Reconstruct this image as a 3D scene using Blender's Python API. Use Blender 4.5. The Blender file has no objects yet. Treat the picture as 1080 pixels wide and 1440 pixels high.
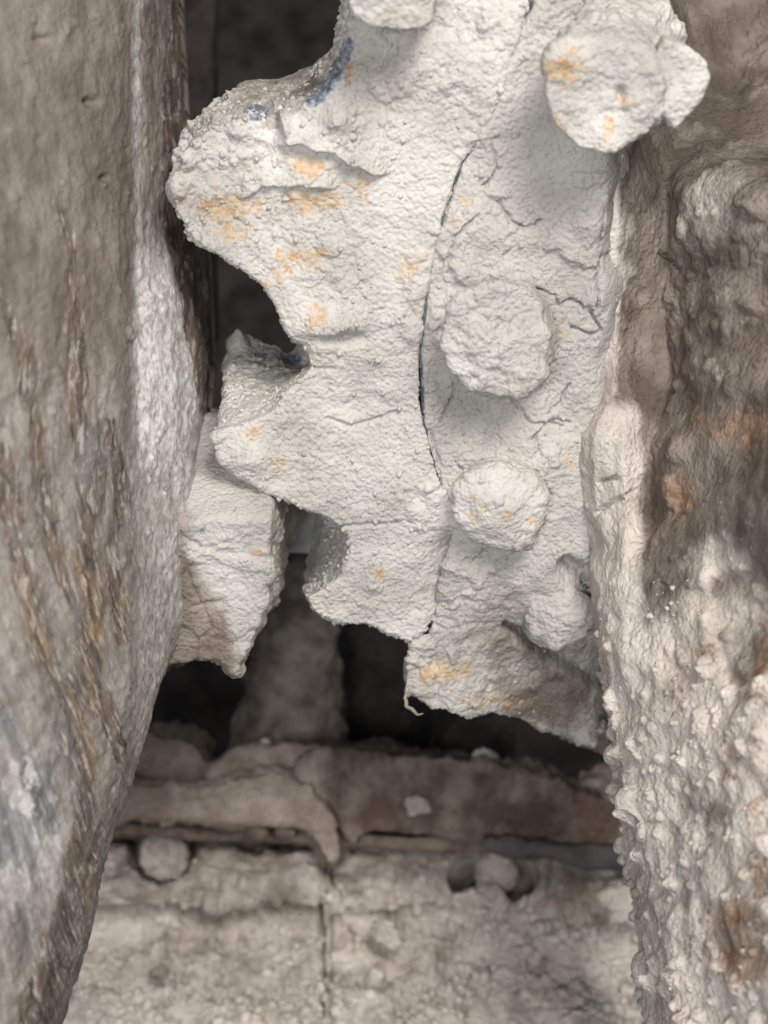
import bpy, math
import numpy as np
from mathutils import Vector

# ------------------------------------------------------------------ camera, light, exposure
PITCH, VFOV, W, H = math.radians(25), math.radians(36), 1080, 1440
FPX = (H / 2) / math.tan(VFOV / 2)
sc = bpy.context.scene
col = sc.collection
cam_d = bpy.data.cameras.new('camera')
cam = bpy.data.objects.new('camera', cam_d)
col.objects.link(cam)
cam.rotation_euler = (math.pi / 2 - PITCH, 0, 0)
cam_d.sensor_fit = 'VERTICAL'
cam_d.sensor_height = 24
cam_d.lens = 12 / math.tan(VFOV / 2)
cam_d.clip_start, cam_d.clip_end = 0.01, 50
cam_d.dof.use_dof = True
cam_d.dof.focus_distance = 0.645
cam_d.dof.aperture_fstop = 5.2
sc.camera = cam

world = bpy.data.worlds.new('World')
sc.world = world
world.use_nodes = True
bg = world.node_tree.nodes['Background']
bg.inputs[0].default_value = (0.93, 0.96, 1.0, 1)
bg.inputs[1].default_value = 0.15


def area_light(name, loc, target, size, power, colour):
    d = bpy.data.lights.new(name, 'AREA')
    d.shape = 'DISK'
    d.size = size
    d.energy = power
    d.color = colour
    o = bpy.data.objects.new(name, d)
    col.objects.link(o)
    o.location = loc
    o.rotation_euler = (Vector(target) - Vector(loc)).to_track_quat('-Z', 'Y').to_euler()
    return o


# the inspection opening above the camera, and a weaker cool fill from an unseen source front left
area_light('opening_light', (0.27, -0.22, 0.68), (-0.02, 0.62, -0.30), 0.48, 15.0, (1.0, 0.957, 0.91))
area_light('cool_fill_light', (-0.20, -0.48, 0.04), (0.04, 0.66, -0.36), 0.32, 6.4, (0.97, 0.97, 1.0))
sc.cycles.max_bounces = 5
sc.cycles.diffuse_bounces = 3
sc.cycles.glossy_bounces = 2

sc.view_settings.view_transform = 'Standard'
sc.view_settings.look = 'None'
sc.view_settings.gamma = 1
sc.view_settings.exposure = 0.17
sc.view_settings.use_curve_mapping = False

# ------------------------------------------------------------------ geometry of the place
FW = np.array([0, math.cos(PITCH), -math.sin(PITCH)])
UP = np.array([0, math.sin(PITCH), math.cos(PITCH)])
RX = np.array([1.0, 0, 0])


def ray(px, py):
    px = np.asarray(px, float)[..., None]
    py = np.asarray(py, float)[..., None]
    return RX * ((px - W / 2) / FPX) + UP * ((H / 2 - py) / FPX) + FW


def at(px, py, depth):
    return ray(px, py) * np.asarray(depth, float)[..., None]


def aty(px, py, y):
    r = ray(px, py)
    return r * (y / r[..., 1])[..., None]


def proj(P):
    d = P @ FW
    return W / 2 + FPX * (P @ RX) / d, H / 2 - FPX * (P @ UP) / d


# ------------------------------------------------------------------ numpy noise
def _h(ix, iy, iz, seed):
    x = (ix.astype(np.int64) * 374761393 + iy.astype(np.int64) * 668265263 + iz.astype(np.int64) * 2147483647 + seed * 1274126177) & 0xFFFFFFFF
    x = ((x ^ (x >> 13)) * 1274126177) & 0xFFFFFFFF
    x = ((x ^ (x >> 16)) * 2246822519) & 0xFFFFFFFF
    x = x ^ (x >> 15)
    return (x & 0xFFFFFF) / float(0xFFFFFF)


def vnoise(P, size, seed=0):
    Q = P / size + 1000.37
    I = np.floor(Q)
    F = Q - I
    F = F * F * F * (F * (F * 6 - 15) + 10)
    I = I.astype(np.int64)
    out = 0
    for dx in (0, 1):
        wx = F[:, 0] if dx else 1 - F[:, 0]
        for dy in (0, 1):
            wy = F[:, 1] if dy else 1 - F[:, 1]
            for dz in (0, 1):
                wz = F[:, 2] if dz else 1 - F[:, 2]
                out = out + wx * wy * wz * _h(I[:, 0] + dx, I[:, 1] + dy, I[:, 2] + dz, seed)
    return out * 2 - 1


def fbm(P, size, octv=4, seed=0, gain=0.5):
    s, a, t = 0, 1.0, 0
    for k in range(octv):
        s = s + a * vnoise(P, size / 2 ** k, seed + 17 * k)
        t += a
        a *= gain
    return s / t


def clods(P, cell, prob, rmin, rmax, seed=0, flat=1.0):
    """height of round crumbs stuck on a surface, in metres"""
    w = np.stack([vnoise(P, cell * 0.6, seed + 31), vnoise(P, cell * 0.6, seed + 32), vnoise(P, cell * 0.6, seed + 33)], 1)
    Q = P / cell + 500.13 + 0.20 * w
    I = np.floor(Q).astype(np.int64)
    best = np.zeros(len(P))
    for dx in (-1, 0, 1):
        for dy in (-1, 0, 1):
            for dz in (-1, 0, 1):
                a, b, c = I[:, 0] + dx, I[:, 1] + dy, I[:, 2] + dz
                on = _h(a, b, c, seed + 5) < prob
                cx = a + _h(a, b, c, seed + 1) - Q[:, 0]
                cy = b + _h(a, b, c, seed + 2) - Q[:, 1]
                cz = c + _h(a, b, c, seed + 3) - Q[:, 2]
                r = rmin + (rmax - rmin) * _h(a, b, c, seed + 4) ** 2
                h2 = r * r - cx * cx - cy * cy - cz * cz
                best = np.maximum(best, np.where(on & (h2 > 0), np.sqrt(np.maximum(h2, 0)), 0))
    return best * cell * flat


def sstep(x, a, b):
    t = np.clip((x - a) / (b - a), 0, 1)
    return t * t * (3 - 2 * t)


def polydist(px, py, pts):
    pts = np.asarray(pts, float)
    best = np.full(px.shape, 1e9)
    for (x0, y0), (x1, y1) in zip(pts[:-1], pts[1:]):
        dx, dy = x1 - x0, y1 - y0
        t = np.clip(((px - x0) * dx + (py - y0) * dy) / (dx * dx + dy * dy + 1e-9), 0, 1)
        best = np.minimum(best, np.hypot(px - x0 - t * dx, py - y0 - t * dy))
    return best


def spots(px, py, lst):
    s = np.zeros(px.shape)
    for x, y, rx, ry, a in lst:
        s = np.maximum(s, a * np.exp(-((px - x) / rx) ** 2 - ((py - y) / ry) ** 2))
    return s


# ------------------------------------------------------------------ materials
class NT:
    def __init__(self, name):
        self.m = bpy.data.materials.new(name)
        self.m.use_nodes = True
        self.t = self.m.node_tree
        self.n = self.t.nodes
        self.bsdf = self.n['Principled BSDF']

    def link(self, a, b):
        self.t.links.new(a, b)

    def add(self, typ, **kw):
        nd = self.n.new(typ)
        for k, v in kw.items():
            setattr(nd, k, v)
        return nd

    def setin(self, nd, idx, v):
        if hasattr(v, 'node'):
            self.link(v, nd.inputs[idx])
        else:
            nd.inputs[idx].default_value = v

    def math(self, op, a, b=0.0, c=0.0, clamp=False):
        nd = self.add('ShaderNodeMath', operation=op, use_clamp=clamp)
        for i, v in enumerate((a, b, c)):
            self.setin(nd, i, v)
        return nd.outputs[0]

    def noise(self, vec, scale, detail=4, rough=0.55, dist=0.0):
        nd = self.add('ShaderNodeTexNoise')
        self.link(vec, nd.inputs['Vector'])
        nd.inputs['Scale'].default_value = scale
        nd.inputs['Detail'].default_value = detail
        nd.inputs['Roughness'].default_value = rough
        nd.inputs['Distortion'].default_value = dist
        return nd.outputs['Fac']

    def vor(self, vec, scale, feature='F1', rnd=1.0):
        nd = self.add('ShaderNodeTexVoronoi', feature=feature)
        self.link(vec, nd.inputs['Vector'])
        nd.inputs['Scale'].default_value = scale
        nd.inputs['Randomness'].default_value = rnd
        return nd.outputs['Distance']

    def ss(self, v, a, b):
        nd = self.add('ShaderNodeMapRange', interpolation_type='SMOOTHSTEP')
        self.setin(nd, 0, v)
        nd.inputs[1].default_value = a
        nd.inputs[2].default_value = b
        nd.inputs[3].default_value = 0
        nd.inputs[4].default_value = 1
        return nd.outputs[0]

    def mix(self, fac, a, b):
        nd = self.add('ShaderNodeMix', data_type='RGBA')
        self.setin(nd, 0, fac)
        for i, v in ((6, a), (7, b)):
            if hasattr(v, 'node'):
                self.link(v, nd.inputs[i])
            else:
                nd.inputs[i].default_value = (*v, 1)
        return nd.outputs[2]

    def attr(self, name):
        return self.add('ShaderNodeAttribute', attribute_name=name).outputs

    def scale(self, vec, s):
        nd = self.add('ShaderNodeVectorMath', operation='MULTIPLY')
        self.link(vec, nd.inputs[0])
        nd.inputs[1].default_value = s
        return nd.outputs[0]

    def bump(self, height, strength, dist, normal=None):
        nd = self.add('ShaderNodeBump')
        nd.inputs['Strength'].default_value = strength
        nd.inputs['Distance'].default_value = dist
        self.link(height, nd.inputs['Height'])
        if normal is not None:
            self.link(normal, nd.inputs['Normal'])
        return nd.outputs[0]

    def done(self, colr, rough, normal=None, metal=None):
        self.setin(self.bsdf, 'Base Color', colr if hasattr(colr, 'node') else (*colr, 1))
        self.setin(self.bsdf, 'Roughness', rough)
        if metal is not None:
            self.setin(self.bsdf, 'Metallic', metal)
        if normal is not None:
            self.link(normal, self.bsdf.inputs['Normal'])
        return self.m


def crust_material(name, light, mid, dark, bump=1.0, grain=0.5, dirt_a=(0.22, 0.178, 0.145), dirt_b=(0.35, 0.305, 0.262), speckle=0.45, st_a=(0.60, 0.33, 0.11), st_b=(0.68, 0.50, 0.27), wash_=0.60):
    """caked mineral dust; attributes: stain (ochre rust bloom), bare (blue grey steel), dirt (brown grime and painted shade)"""
    k = NT(name)
    co = k.add('ShaderNodeTexCoord').outputs['Object']
    n1 = k.noise(co, 26, 5, 0.6)
    n2 = k.noise(co, 150, 5, 0.65)
    n3 = k.noise(co, 700, 3, 0.6)
    c = k.mix(k.ss(n1, 0.35, 0.65), mid, light)
    c = k.mix(k.math('MULTIPLY', k.ss(n2, 0.52, 0.72), min(speckle, 0.45)), c, mid)
    if speckle > 0.45:
        c = k.mix(k.math('MULTIPLY', k.ss(k.noise(co, 75, 4, 0.7), 0.50, 0.60), speckle), c, dark)
    c = k.mix(k.math('MULTIPLY', k.ss(n3, 0.60, 0.75), 0.30), c, dark)
    sp = k.noise(co, 330, 2, 0.5)
    c = k.mix(k.math('MULTIPLY', k.ss(sp, 0.68, 0.74), 0.35), c, dark)
    # grime and painted shade
    dirt_shade = k.attr('dirt_shade')['Fac']
    dn = k.noise(co, 60, 6, 0.7)
    df = k.ss(k.math('ADD', k.math('MULTIPLY', dirt_shade, 1.0), k.math('MULTIPLY', k.math('SUBTRACT', dn, 0.5), 1.1)), 0.25, 0.85)
    dcol = k.mix(k.ss(k.noise(co, 45, 4, 0.6), 0.4, 0.65), dirt_a, dirt_b)
    c = k.mix(k.math('MULTIPLY', df, k.ss(dirt_shade, 0.0, 0.15)), c, dcol)
    # ochre rust bloom in small dots
    st = k.attr('stain')['Fac']
    vd = k.add('ShaderNodeTexVoronoi')
    k.link(co, vd.inputs['Vector'])
    vd.inputs['Scale'].default_value = 400
    sx = k.add('ShaderNodeSeparateColor')
    k.link(vd.outputs['Color'], sx.inputs[0])
    pick = k.ss(k.math('SUBTRACT', st, k.math('ADD', k.math('MULTIPLY', sx.outputs[0], 0.60), 0.08)), 0.0, 0.12)
    dot = k.ss(k.math('ADD', k.math('MULTIPLY', vd.outputs['Distance'], -1.0), k.math('MULTIPLY', n2, 0.55)), -0.42, -0.08)
    wash = k.math('MULTIPLY', k.ss(k.math('ADD', k.math('MULTIPLY', st, 0.5), n2), 0.62, 1.0), wash_)
    sf = k.math('MAXIMUM', k.math('MULTIPLY', pick, dot), k.math('MULTIPLY', wash, k.ss(st, 0.02, 0.2)))
    scol = k.mix(k.ss(k.noise(co, 260, 3), 0.35, 0.65), st_a, st_b)
    c = k.mix(k.math('MULTIPLY', sf, 0.74), c, scol)
    # scraped steel
    ba = k.attr('bare')['Fac']
    bn = k.noise(k.scale(co, (1, 1, 0.35)), 300, 4, 0.6)
    bf = k.ss(k.math('ADD', ba, k.math('MULTIPLY', k.math('SUBTRACT', bn, 0.5), 0.9)), 0.42, 0.62)
    bf = k.math('MULTIPLY', bf, k.ss(ba, 0.02, 0.2))
    bcol = k.mix(k.ss(k.noise(co, 500, 3), 0.35, 0.7), (0.12, 0.14, 0.17), (0.42, 0.50, 0.60))
    c = k.mix(k.math('MULTIPLY', bf, 0.9), c, bcol)
    rough = k.math('SUBTRACT', 0.95, k.math('MULTIPLY', bf, 0.4))
    b1 = k.bump(k.noise(co, 420, 6, 0.7), 0.85 * bump, 0.0022)
    k.link(k.math('MULTIPLY', k.math('ADD', k.math('MULTIPLY', k.ss(k.noise(co, 17, 3, 0.6), 0.38, 0.62), 0.60), 0.55), 0.95 * bump), b1.node.inputs['Strength'])
    b2 = k.bump(k.math('SUBTRACT', 1.0, k.vor(co, 520)), grain * bump, 0.0013, b1)
    b3 = k.bump(n3, 0.5 * bump, 0.0005, b2)
    m = k.done(c, rough, b3)
    k.bsdf.inputs['Specular IOR Level'].default_value = 0.15
    return m


def steel_material(name):
    """worn dusty side plate; flow = metres along / across the plate; wear, dust, sheen attributes"""
    k = NT(name)
    fl = k.attr('flow')['Vector']
    co = k.add('ShaderNodeTexCoord').outputs['Object']
    s1 = k.noise(k.scale(fl, (1, 0.15, 1)), 210, 6, 0.7, 0.0)
    s2 = k.noise(k.scale(fl, (1, 0.14, 1)), 560, 4, 0.7, 0.0)
    s3 = k.noise(k.scale(fl, (1, 0.25, 1)), 48, 5, 0.6, 0.4)
    iso = k.noise(co, 260, 4, 0.65)
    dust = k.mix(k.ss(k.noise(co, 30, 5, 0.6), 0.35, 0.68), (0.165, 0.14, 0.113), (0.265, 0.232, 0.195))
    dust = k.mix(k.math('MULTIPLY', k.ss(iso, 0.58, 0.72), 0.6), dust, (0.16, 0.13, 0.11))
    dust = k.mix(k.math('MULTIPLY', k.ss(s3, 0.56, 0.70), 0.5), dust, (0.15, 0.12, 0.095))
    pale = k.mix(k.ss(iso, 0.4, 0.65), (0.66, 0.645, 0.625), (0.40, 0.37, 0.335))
    sh = k.attr('sheen_dust')['Fac']
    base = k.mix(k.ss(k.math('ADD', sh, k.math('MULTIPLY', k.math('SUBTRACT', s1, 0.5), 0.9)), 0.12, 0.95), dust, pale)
    wear_shade = k.attr('wear_shade')['Fac']
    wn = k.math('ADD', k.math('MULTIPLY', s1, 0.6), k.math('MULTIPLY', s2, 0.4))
    wf = k.ss(k.math('ADD', k.math('MULTIPLY', wear_shade, 0.46), wn), 0.66, 0.76)
    wf = k.math('MULTIPLY', wf, k.ss(wear_shade, 0.02, 0.25))
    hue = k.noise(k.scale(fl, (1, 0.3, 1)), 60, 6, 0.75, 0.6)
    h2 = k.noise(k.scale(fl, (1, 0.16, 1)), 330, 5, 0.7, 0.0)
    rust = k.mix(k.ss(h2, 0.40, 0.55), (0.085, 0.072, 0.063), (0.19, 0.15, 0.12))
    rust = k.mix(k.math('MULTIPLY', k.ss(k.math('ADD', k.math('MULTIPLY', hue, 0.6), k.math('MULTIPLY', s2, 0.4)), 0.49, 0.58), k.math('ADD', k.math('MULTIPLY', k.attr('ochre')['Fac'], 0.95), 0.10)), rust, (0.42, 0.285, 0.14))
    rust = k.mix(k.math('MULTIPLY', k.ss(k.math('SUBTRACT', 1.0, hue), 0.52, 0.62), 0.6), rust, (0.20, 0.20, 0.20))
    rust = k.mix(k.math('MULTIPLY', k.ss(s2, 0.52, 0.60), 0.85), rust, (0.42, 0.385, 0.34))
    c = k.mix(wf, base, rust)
    bl = k.attr('blue')['Fac']
    bf = k.ss(k.math('ADD', bl, k.math('MULTIPLY', k.math('SUBTRACT', s3, 0.5), 1.4)), 0.35, 0.75)
    gun = k.mix(k.ss(s1, 0.42, 0.6), (0.15, 0.152, 0.157), (0.33, 0.33, 0.33))
    gun = k.mix(k.math('MULTIPLY', k.ss(k.noise(k.scale(fl, (1, 0.5, 1)), 60, 5, 0.7), 0.52, 0.58), 0.85), gun, (0.68, 0.67, 0.65))
    c = k.mix(k.math('MULTIPLY', bf, k.ss(bl, 0.02, 0.2)), c, gun)
    ru = k.noise(co, 95, 4, 0.7)
    c = k.mix(k.math('MULTIPLY', k.ss(ru, 0.66, 0.74), 0.6), c, (0.34, 0.17, 0.08))
    rough = k.math('SUBTRACT', 0.92, k.math('MULTIPLY', wf, 0.15))
    b1 = k.bump(s1, 0.45, 0.0012)
    k.link(k.math('ADD', k.math('MULTIPLY', wf, 0.22), 0.10), b1.node.inputs['Strength'])
    b2 = k.bump(k.noise(co, 650, 5, 0.7), 0.6, 0.0012, b1)
    b3 = k.bump(k.vor(co, 480), 0.25, 0.0009, b2)
    m = k.done(c, rough, b3)
    k.bsdf.inputs['Specular IOR Level'].default_value = 0.22
    return m


def plain_material(name, a, b, scale=60, rough=0.9, metal=None, bump=0.6):
    k = NT(name)
    co = k.add('ShaderNodeTexCoord').outputs['Object']
    n = k.noise(co, scale, 6, 0.65)
    c = k.mix(k.ss(n, 0.35, 0.65), a, b)
    nb = k.bump(k.noise(co, scale * 6, 5, 0.7), bump, 0.0015)
    m = k.done(c, rough, nb, metal)
    k.bsdf.inputs['Specular IOR Level'].default_value = 0.25
    return m


M_CRUST = crust_material('pale_grey_caked_dust', (0.665, 0.638, 0.595), (0.565, 0.536, 0.49), (0.38, 0.352, 0.316))
M_HUB = crust_material('warm_grey_caked_dust', (0.60, 0.575, 0.535), (0.515, 0.49, 0.45), (0.32, 0.29, 0.26))
M_WALL = crust_material('coarse_wall_crust', (0.76, 0.70, 0.63), (0.56, 0.495, 0.43), (0.28, 0.235, 0.20), 1.0, dirt_a=(0.155, 0.125, 0.10), dirt_b=(0.27, 0.23, 0.195), st_a=(0.26, 0.145, 0.085), st_b=(0.42, 0.28, 0.18), wash_=1.0)
M_LINER = crust_material('gritty_liner_dust', (0.86, 0.785, 0.70), (0.68, 0.60, 0.525), (0.42, 0.35, 0.285), 1.5, speckle=0.6)
M_PLATE = steel_material('worn_dusty_steel')
M_DARK = plain_material('cavity_shade_steel', (0.018, 0.015, 0.014), (0.05, 0.043, 0.039), 30)  # near-black colour carries the shade of the deep cavity
M_POST = plain_material('dusty_dark_casting', (0.09, 0.074, 0.06), (0.33, 0.285, 0.24), 28)
M_RAIL = plain_material('brown_oily_steel', (0.085, 0.062, 0.05), (0.20, 0.165, 0.135), 45, 0.7)
M_BLUE = plain_material('blue_grey_steel', (0.07, 0.085, 0.105), (0.24, 0.28, 0.32), 200, 0.5, 0.5)
M_PALE = plain_material('pale_dusty_bar', (0.60, 0.585, 0.57), (0.78, 0.77, 0.76), 60)
M_CLOD = crust_material('pale_clod', (0.80, 0.745, 0.67), (0.66, 0.60, 0.525), (0.42, 0.37, 0.32))


# ------------------------------------------------------------------ object helpers
def empty(name, base, label, cat, group=None):
    o = bpy.data.objects.new(name, None)
    o.empty_display_size = 0.01
    o.location = base
    o['label'], o['category'] = label, cat
    if group:
        o['group'] = group
    col.objects.link(o)
    return o


def tag(o, label, cat, group=None):
    o['label'], o['category'] = label, cat
    if group:
        o['group'] = group
    return o


def make_mesh(name, V, F, mat, parent=None, attrs=None, flow=None, smooth=True):
    """F: (n,4) or (n,3) array; V in world metres"""
    base = np.array(parent_world(parent))
    me = bpy.data.meshes.new(name)
    F = np.asarray(F, np.int32)
    n, kk = F.shape
    me.vertices.add(len(V))
    me.vertices.foreach_set('co', (V - base).astype(np.float32).ravel())
    me.loops.add(n * kk)
    me.loops.foreach_set('vertex_index', F.ravel())
    me.polygons.add(n)
    me.polygons.foreach_set('loop_start', np.arange(0, n * kk, kk, dtype=np.int32))
    me.update(calc_edges=True)
    if smooth:
        me.polygons.foreach_set('use_smooth', np.ones(n, bool))
    for k_, v in (attrs or {}).items():
        a = me.attributes.new(k_, 'FLOAT', 'POINT')
        a.data.foreach_set('value', np.asarray(v, np.float32))
    if flow is not None:
        a = me.attributes.new('flow', 'FLOAT_VECTOR', 'POINT')
        a.data.foreach_set('vector', np.asarray(flow, np.float32).ravel())
    me.materials.append(mat)
    o = bpy.data.objects.new(name, me)
    col.objects.link(o)
    o.parent = parent
    return o


def parent_world(p):
    v = Vector((0, 0, 0))
    while p is not None:
        v = v + p.location
        p = p.parent
    return v


def vnormals(V, F):
    a, b, c = V[F[:, 0]], V[F[:, 1]], V[F[:, 2]]
    fn = np.cross(b - a, c - a)
    if F.shape[1] == 4:
        fn = np.cross(c - a, V[F[:, 3]] - b)
    N = np.zeros_like(V)
    for i in range(F.shape[1]):
        for d in range(3):
            N[:, d] += np.bincount(F[:, i], fn[:, d], len(V))
    return N / (np.linalg.norm(N, axis=1, keepdims=True) + 1e-12)


def remesh(V, polys, voxel, smooth=6):
    me = bpy.data.meshes.new('tmp')
    me.from_pydata([tuple(v) for v in V], [], polys)
    me.update()
    o = bpy.data.objects.new('tmp', me)
    col.objects.link(o)
    md = o.modifiers.new('r', 'REMESH')
    md.mode = 'VOXEL'
    md.voxel_size = voxel
    md.adaptivity = 0
    if smooth:
        s = o.modifiers.new('s', 'SMOOTH')
        s.factor = 0.5
        s.iterations = smooth
    dg = bpy.context.evaluated_depsgraph_get()
    m2 = bpy.data.meshes.new_from_object(o.evaluated_get(dg))
    n = len(m2.vertices)
    A = np.empty(n * 3, np.float32)
    m2.vertices.foreach_get('co', A)
    nf = len(m2.polygons)
    lt = np.empty(nf, np.int32)
    m2.polygons.foreach_get('loop_total', lt)
    L = np.empty(len(m2.loops), np.int32)
    m2.loops.foreach_get('vertex_index', L)
    assert (lt == 4).all()
    bpy.data.objects.remove(o)
    bpy.data.meshes.remove(me)
    bpy.data.meshes.remove(m2)
    return A.reshape(-1, 3).astype(float), L.reshape(-1, 4)


def resample(pts, step):
    pts = np.asarray(pts, float)
    out = []
    for a, b in zip(pts, np.roll(pts, -1, 0)):
        n = max(1, int(np.linalg.norm(b[:2] - a[:2]) / step))
        for t in np.arange(n) / n:
            out.append(a + (b - a) * t)
    return np.array(out)


def prism(front, back, yf, yb, voxel, smooth=6, jag=0.0, seed=0):
    """solid between a front outline and a back outline (matching points) on two upright planes"""
    both = resample(np.hstack([np.asarray(front, float), np.asarray(back, float)]), 12)
    if jag:
        q = np.c_[both[:, :2], np.zeros(len(both))]
        both[:, 0] += jag * fbm(q, 30, 3, seed)
        both[:, 1] += jag * fbm(q, 30, 3, seed + 50)
    n = len(both)
    A = aty(both[:, 0], both[:, 1], yf)
    B = aty(both[:, 2], both[:, 3], yb)
    V = np.vstack([A, B])
    polys = [list(range(n)), list(range(2 * n - 1, n - 1, -1))]
    for i in range(n):
        j = (i + 1) % n
        polys.append([j, i, n + i, n + j])
    V2, F2 = remesh(V, polys, voxel, smooth)
    return V2, F2


def drop_back(V, F, y0):
    """leave out the hidden flat rear cap of a thick casting"""
    keep = ~(V[F][:, :, 1].min(1) > y0)
    F = F[keep]
    used = np.zeros(len(V), bool)
    used[F.ravel()] = True
    idx = np.cumsum(used) - 1
    return V[used], idx[F]


def orient(V, F):
    c = V[F].mean(1)
    n = np.cross(V[F[:, 2]] - V[F[:, 0]], V[F[:, 3]] - V[F[:, 1]])
    vol = (c * n).sum()
    return F if vol > 0 else F[:, ::-1].copy()


def crust(P, amp=1.0, seed=0, knobs=1.0):
    """relief of caked dust in metres"""
    h = 0.0045 * fbm(P, 0.030, 3, seed + 1)
    h += 0.0011 * fbm(P, 0.007, 3, seed + 2)
    t1 = fbm(P, 0.016, 4, seed + 3, 0.6)
    h += 0.0011 * sstep(t1, 0.08, 0.14) + 0.0009 * sstep(t1, 0.26, 0.31) - 0.0010 * sstep(-t1, 0.22, 0.27)
    wz = 0.35 + 0.9 * sstep(fbm(P, 0.025, 3, seed + 6), -0.15, 0.3)
    Pw = P + 0.0012 * np.stack([fbm(P, 0.005, 2, seed + 7), fbm(P, 0.005, 2, seed + 8), fbm(P, 0.005, 2, seed + 9)], 1)
    h += knobs * 1.3 * sstep(fbm(P, 0.03, 3, seed + 13), 0.0, 0.3) * clods(Pw, 0.015, 0.40, 0.16, 0.46, seed + 14, 0.55)
    h += knobs * wz * clods(Pw, 0.0095, 0.26, 0.16, 0.48, seed + 4, 0.70)
    h += knobs * wz * clods(Pw, 0.0044, 0.60, 0.18, 0.50, seed + 5, 0.80)
    h += 0.0012 * np.abs(fbm(Pw, 0.0035, 2, seed + 10))
    t2 = fbm(Pw * np.array([0.85, 1.0, 1.1]), 0.0075, 3, seed + 11, 0.6)
    for t_ in (-0.25, -0.05, 0.13, 0.32):
        h += 0.00030 * sstep(t2, t_, t_ + 0.07)
    smooth_ = 0.55 + 0.75 * sstep(fbm(P, 0.045, 3, seed + 12), -0.25, 0.28)
    return h * amp * smooth_


def groove(V, N, F, lines, width, depth, P0=None):
    px, py = proj(V)
    q = np.c_[px, py, np.zeros(len(px))]
    jx = 5 * fbm(q, 16, 3, 91)
    jy = 5 * fbm(q, 16, 3, 92)
    d = np.full(len(px), 1e9)
    for ln in lines:
        d = np.minimum(d, polydist(px + jx, py + jy, ln))
    front = sstep(-N[:, 1], 0.1, 0.5)
    return -depth * np.exp(-(d / width) ** 2) * front


_t = (1 + 5 ** .5) / 2
ICO_V = np.array([(-1, _t, 0), (1, _t, 0), (-1, -_t, 0), (1, -_t, 0), (0, -1, _t), (0, 1, _t), (0, -1, -_t), (0, 1, -_t), (_t, 0, -1), (_t, 0, 1), (-_t, 0, -1), (-_t, 0, 1)]) / math.hypot(1, _t)
ICO_F = np.array([(0, 11, 5), (0, 5, 1), (0, 1, 7), (0, 7, 10), (0, 10, 11), (1, 5, 9), (5, 11, 4), (11, 10, 2), (10, 7, 6), (7, 1, 8), (3, 9, 4), (3, 4, 2), (3, 2, 6), (3, 6, 8), (3, 8, 9), (4, 9, 5), (2, 4, 11), (6, 2, 10), (8, 6, 7), (9, 8, 1)])


def crumbs(parent, V, N, weight, count, rmin, rmax, seed, mat):
    """loose grains stuck to a surface: too many to count, one part"""
    r = np.random.default_rng(seed)
    w = np.clip(weight * (0.15 + sstep(fbm(V, 0.02, 3, seed), -0.1, 0.35)), 0, None)
    idx = r.choice(len(V), count, p=w / w.sum())
    rad = rmin + (rmax - rmin) * r.random(count) ** 3
    P = V[idx] - N[idx] * (rad * r.uniform(-0.1, 0.65, count))[:, None]
    shp = ICO_V[None] * r.uniform(0.6, 1.3, (count, 12, 1)) * rad[:, None, None] * r.uniform(0.75, 1.25, (count, 1, 3))
    VV = (P[:, None] + shp).reshape(-1, 3)
    FF = (ICO_F[None] + 12 * np.arange(count)[:, None, None]).reshape(-1, 3)
    o = make_mesh('dust_crumbs', VV, FF, mat, parent)
    o['kind'] = 'stuff'
    return o


# ------------------------------------------------------------------ the toothed wheel
D = 0.603
wheel = empty('sprocket_wheel', aty(640, 480, D + 0.04), 'thick toothed wheel caked in pale grey dust with bolted hub', 'sprocket')

rim_f = [(500, -90), (497, 0), (494, 45), (482, 98), (455, 140), (420, 168), (392, 182), (340, 168), (298, 178), (264, 213), (248, 250), (247, 288),
         (262, 325), (300, 350), (342, 374), (375, 402), (394, 440), (416, 478), (436, 514), (414, 546), (384, 576), (350, 598),
         (318, 606), (301, 618), (312, 645), (340, 670), (376, 690), (402, 697), (440, 716), (474, 735), (491, 748),
         (494, 780), (480, 815), (458, 832), (431, 840), (437, 858), (478, 879), (515, 878), (545, 892), (575, 900), (600, 888),
         (650, 830), (652, 745), (616, 680), (595, 600), (588.5, 500), (599, 400), (619, 310), (649, 228), (688, 168), (741, 20), (766, -90)]
rim_b = [(490, -90), (487, 0), (482, 30), (470, 62), (440, 92), (400, 104), (365, 108), (335, 116), (308, 140), (285, 175), (268, 215), (268, 262),
         (280, 300), (312, 330), (350, 356), (380, 385), (398, 420), (412, 450), (424, 476), (404, 488), (374, 484), (348, 470),
         (327, 470), (320, 500), (322, 560), (350, 620), (385, 660), (408, 680), (440, 700), (450, 720), (447, 722),
         (440, 735), (436, 770), (432, 800), (433, 822), (440, 845), (480, 866), (515, 866), (545, 880), (575, 888), (600, 878),
         (650, 830), (652, 745), (616, 680), (595, 600), (588.5, 500), (599, 400), (619, 310), (649, 228), (688, 168), (741, 20), (766, -90)]
ARC = [(749, 4), (722, 70), (690, 168), (650, 229), (622, 311), (601, 400), (590.5, 500), (596, 600), (603, 612)]


def joint(V, N):
    """open joint between rim and hub: free in places, packed with dust elsewhere"""
    px, py = proj(V)
    d = polydist(px, py, ARC)
    free = 0.12 + np.maximum(sstep(py, 225, 250) * (1 - sstep(py, 305, 330)), sstep(py, 395, 430) * (1 - sstep(py, 600, 616)))
    free = np.maximum(free, 0.8 * (1 - sstep(py, 30, 50)))
    free = free * (0.75 + 0.5 * fbm(V, 0.008, 2, 83))
    return free * np.exp(-(d / 2.4) ** 4) * sstep(-N[:, 1], -0.2, 0.3), free * np.exp(-(d / 7) ** 2) * sstep(-N[:, 1], -0.2, 0.3)


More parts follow.
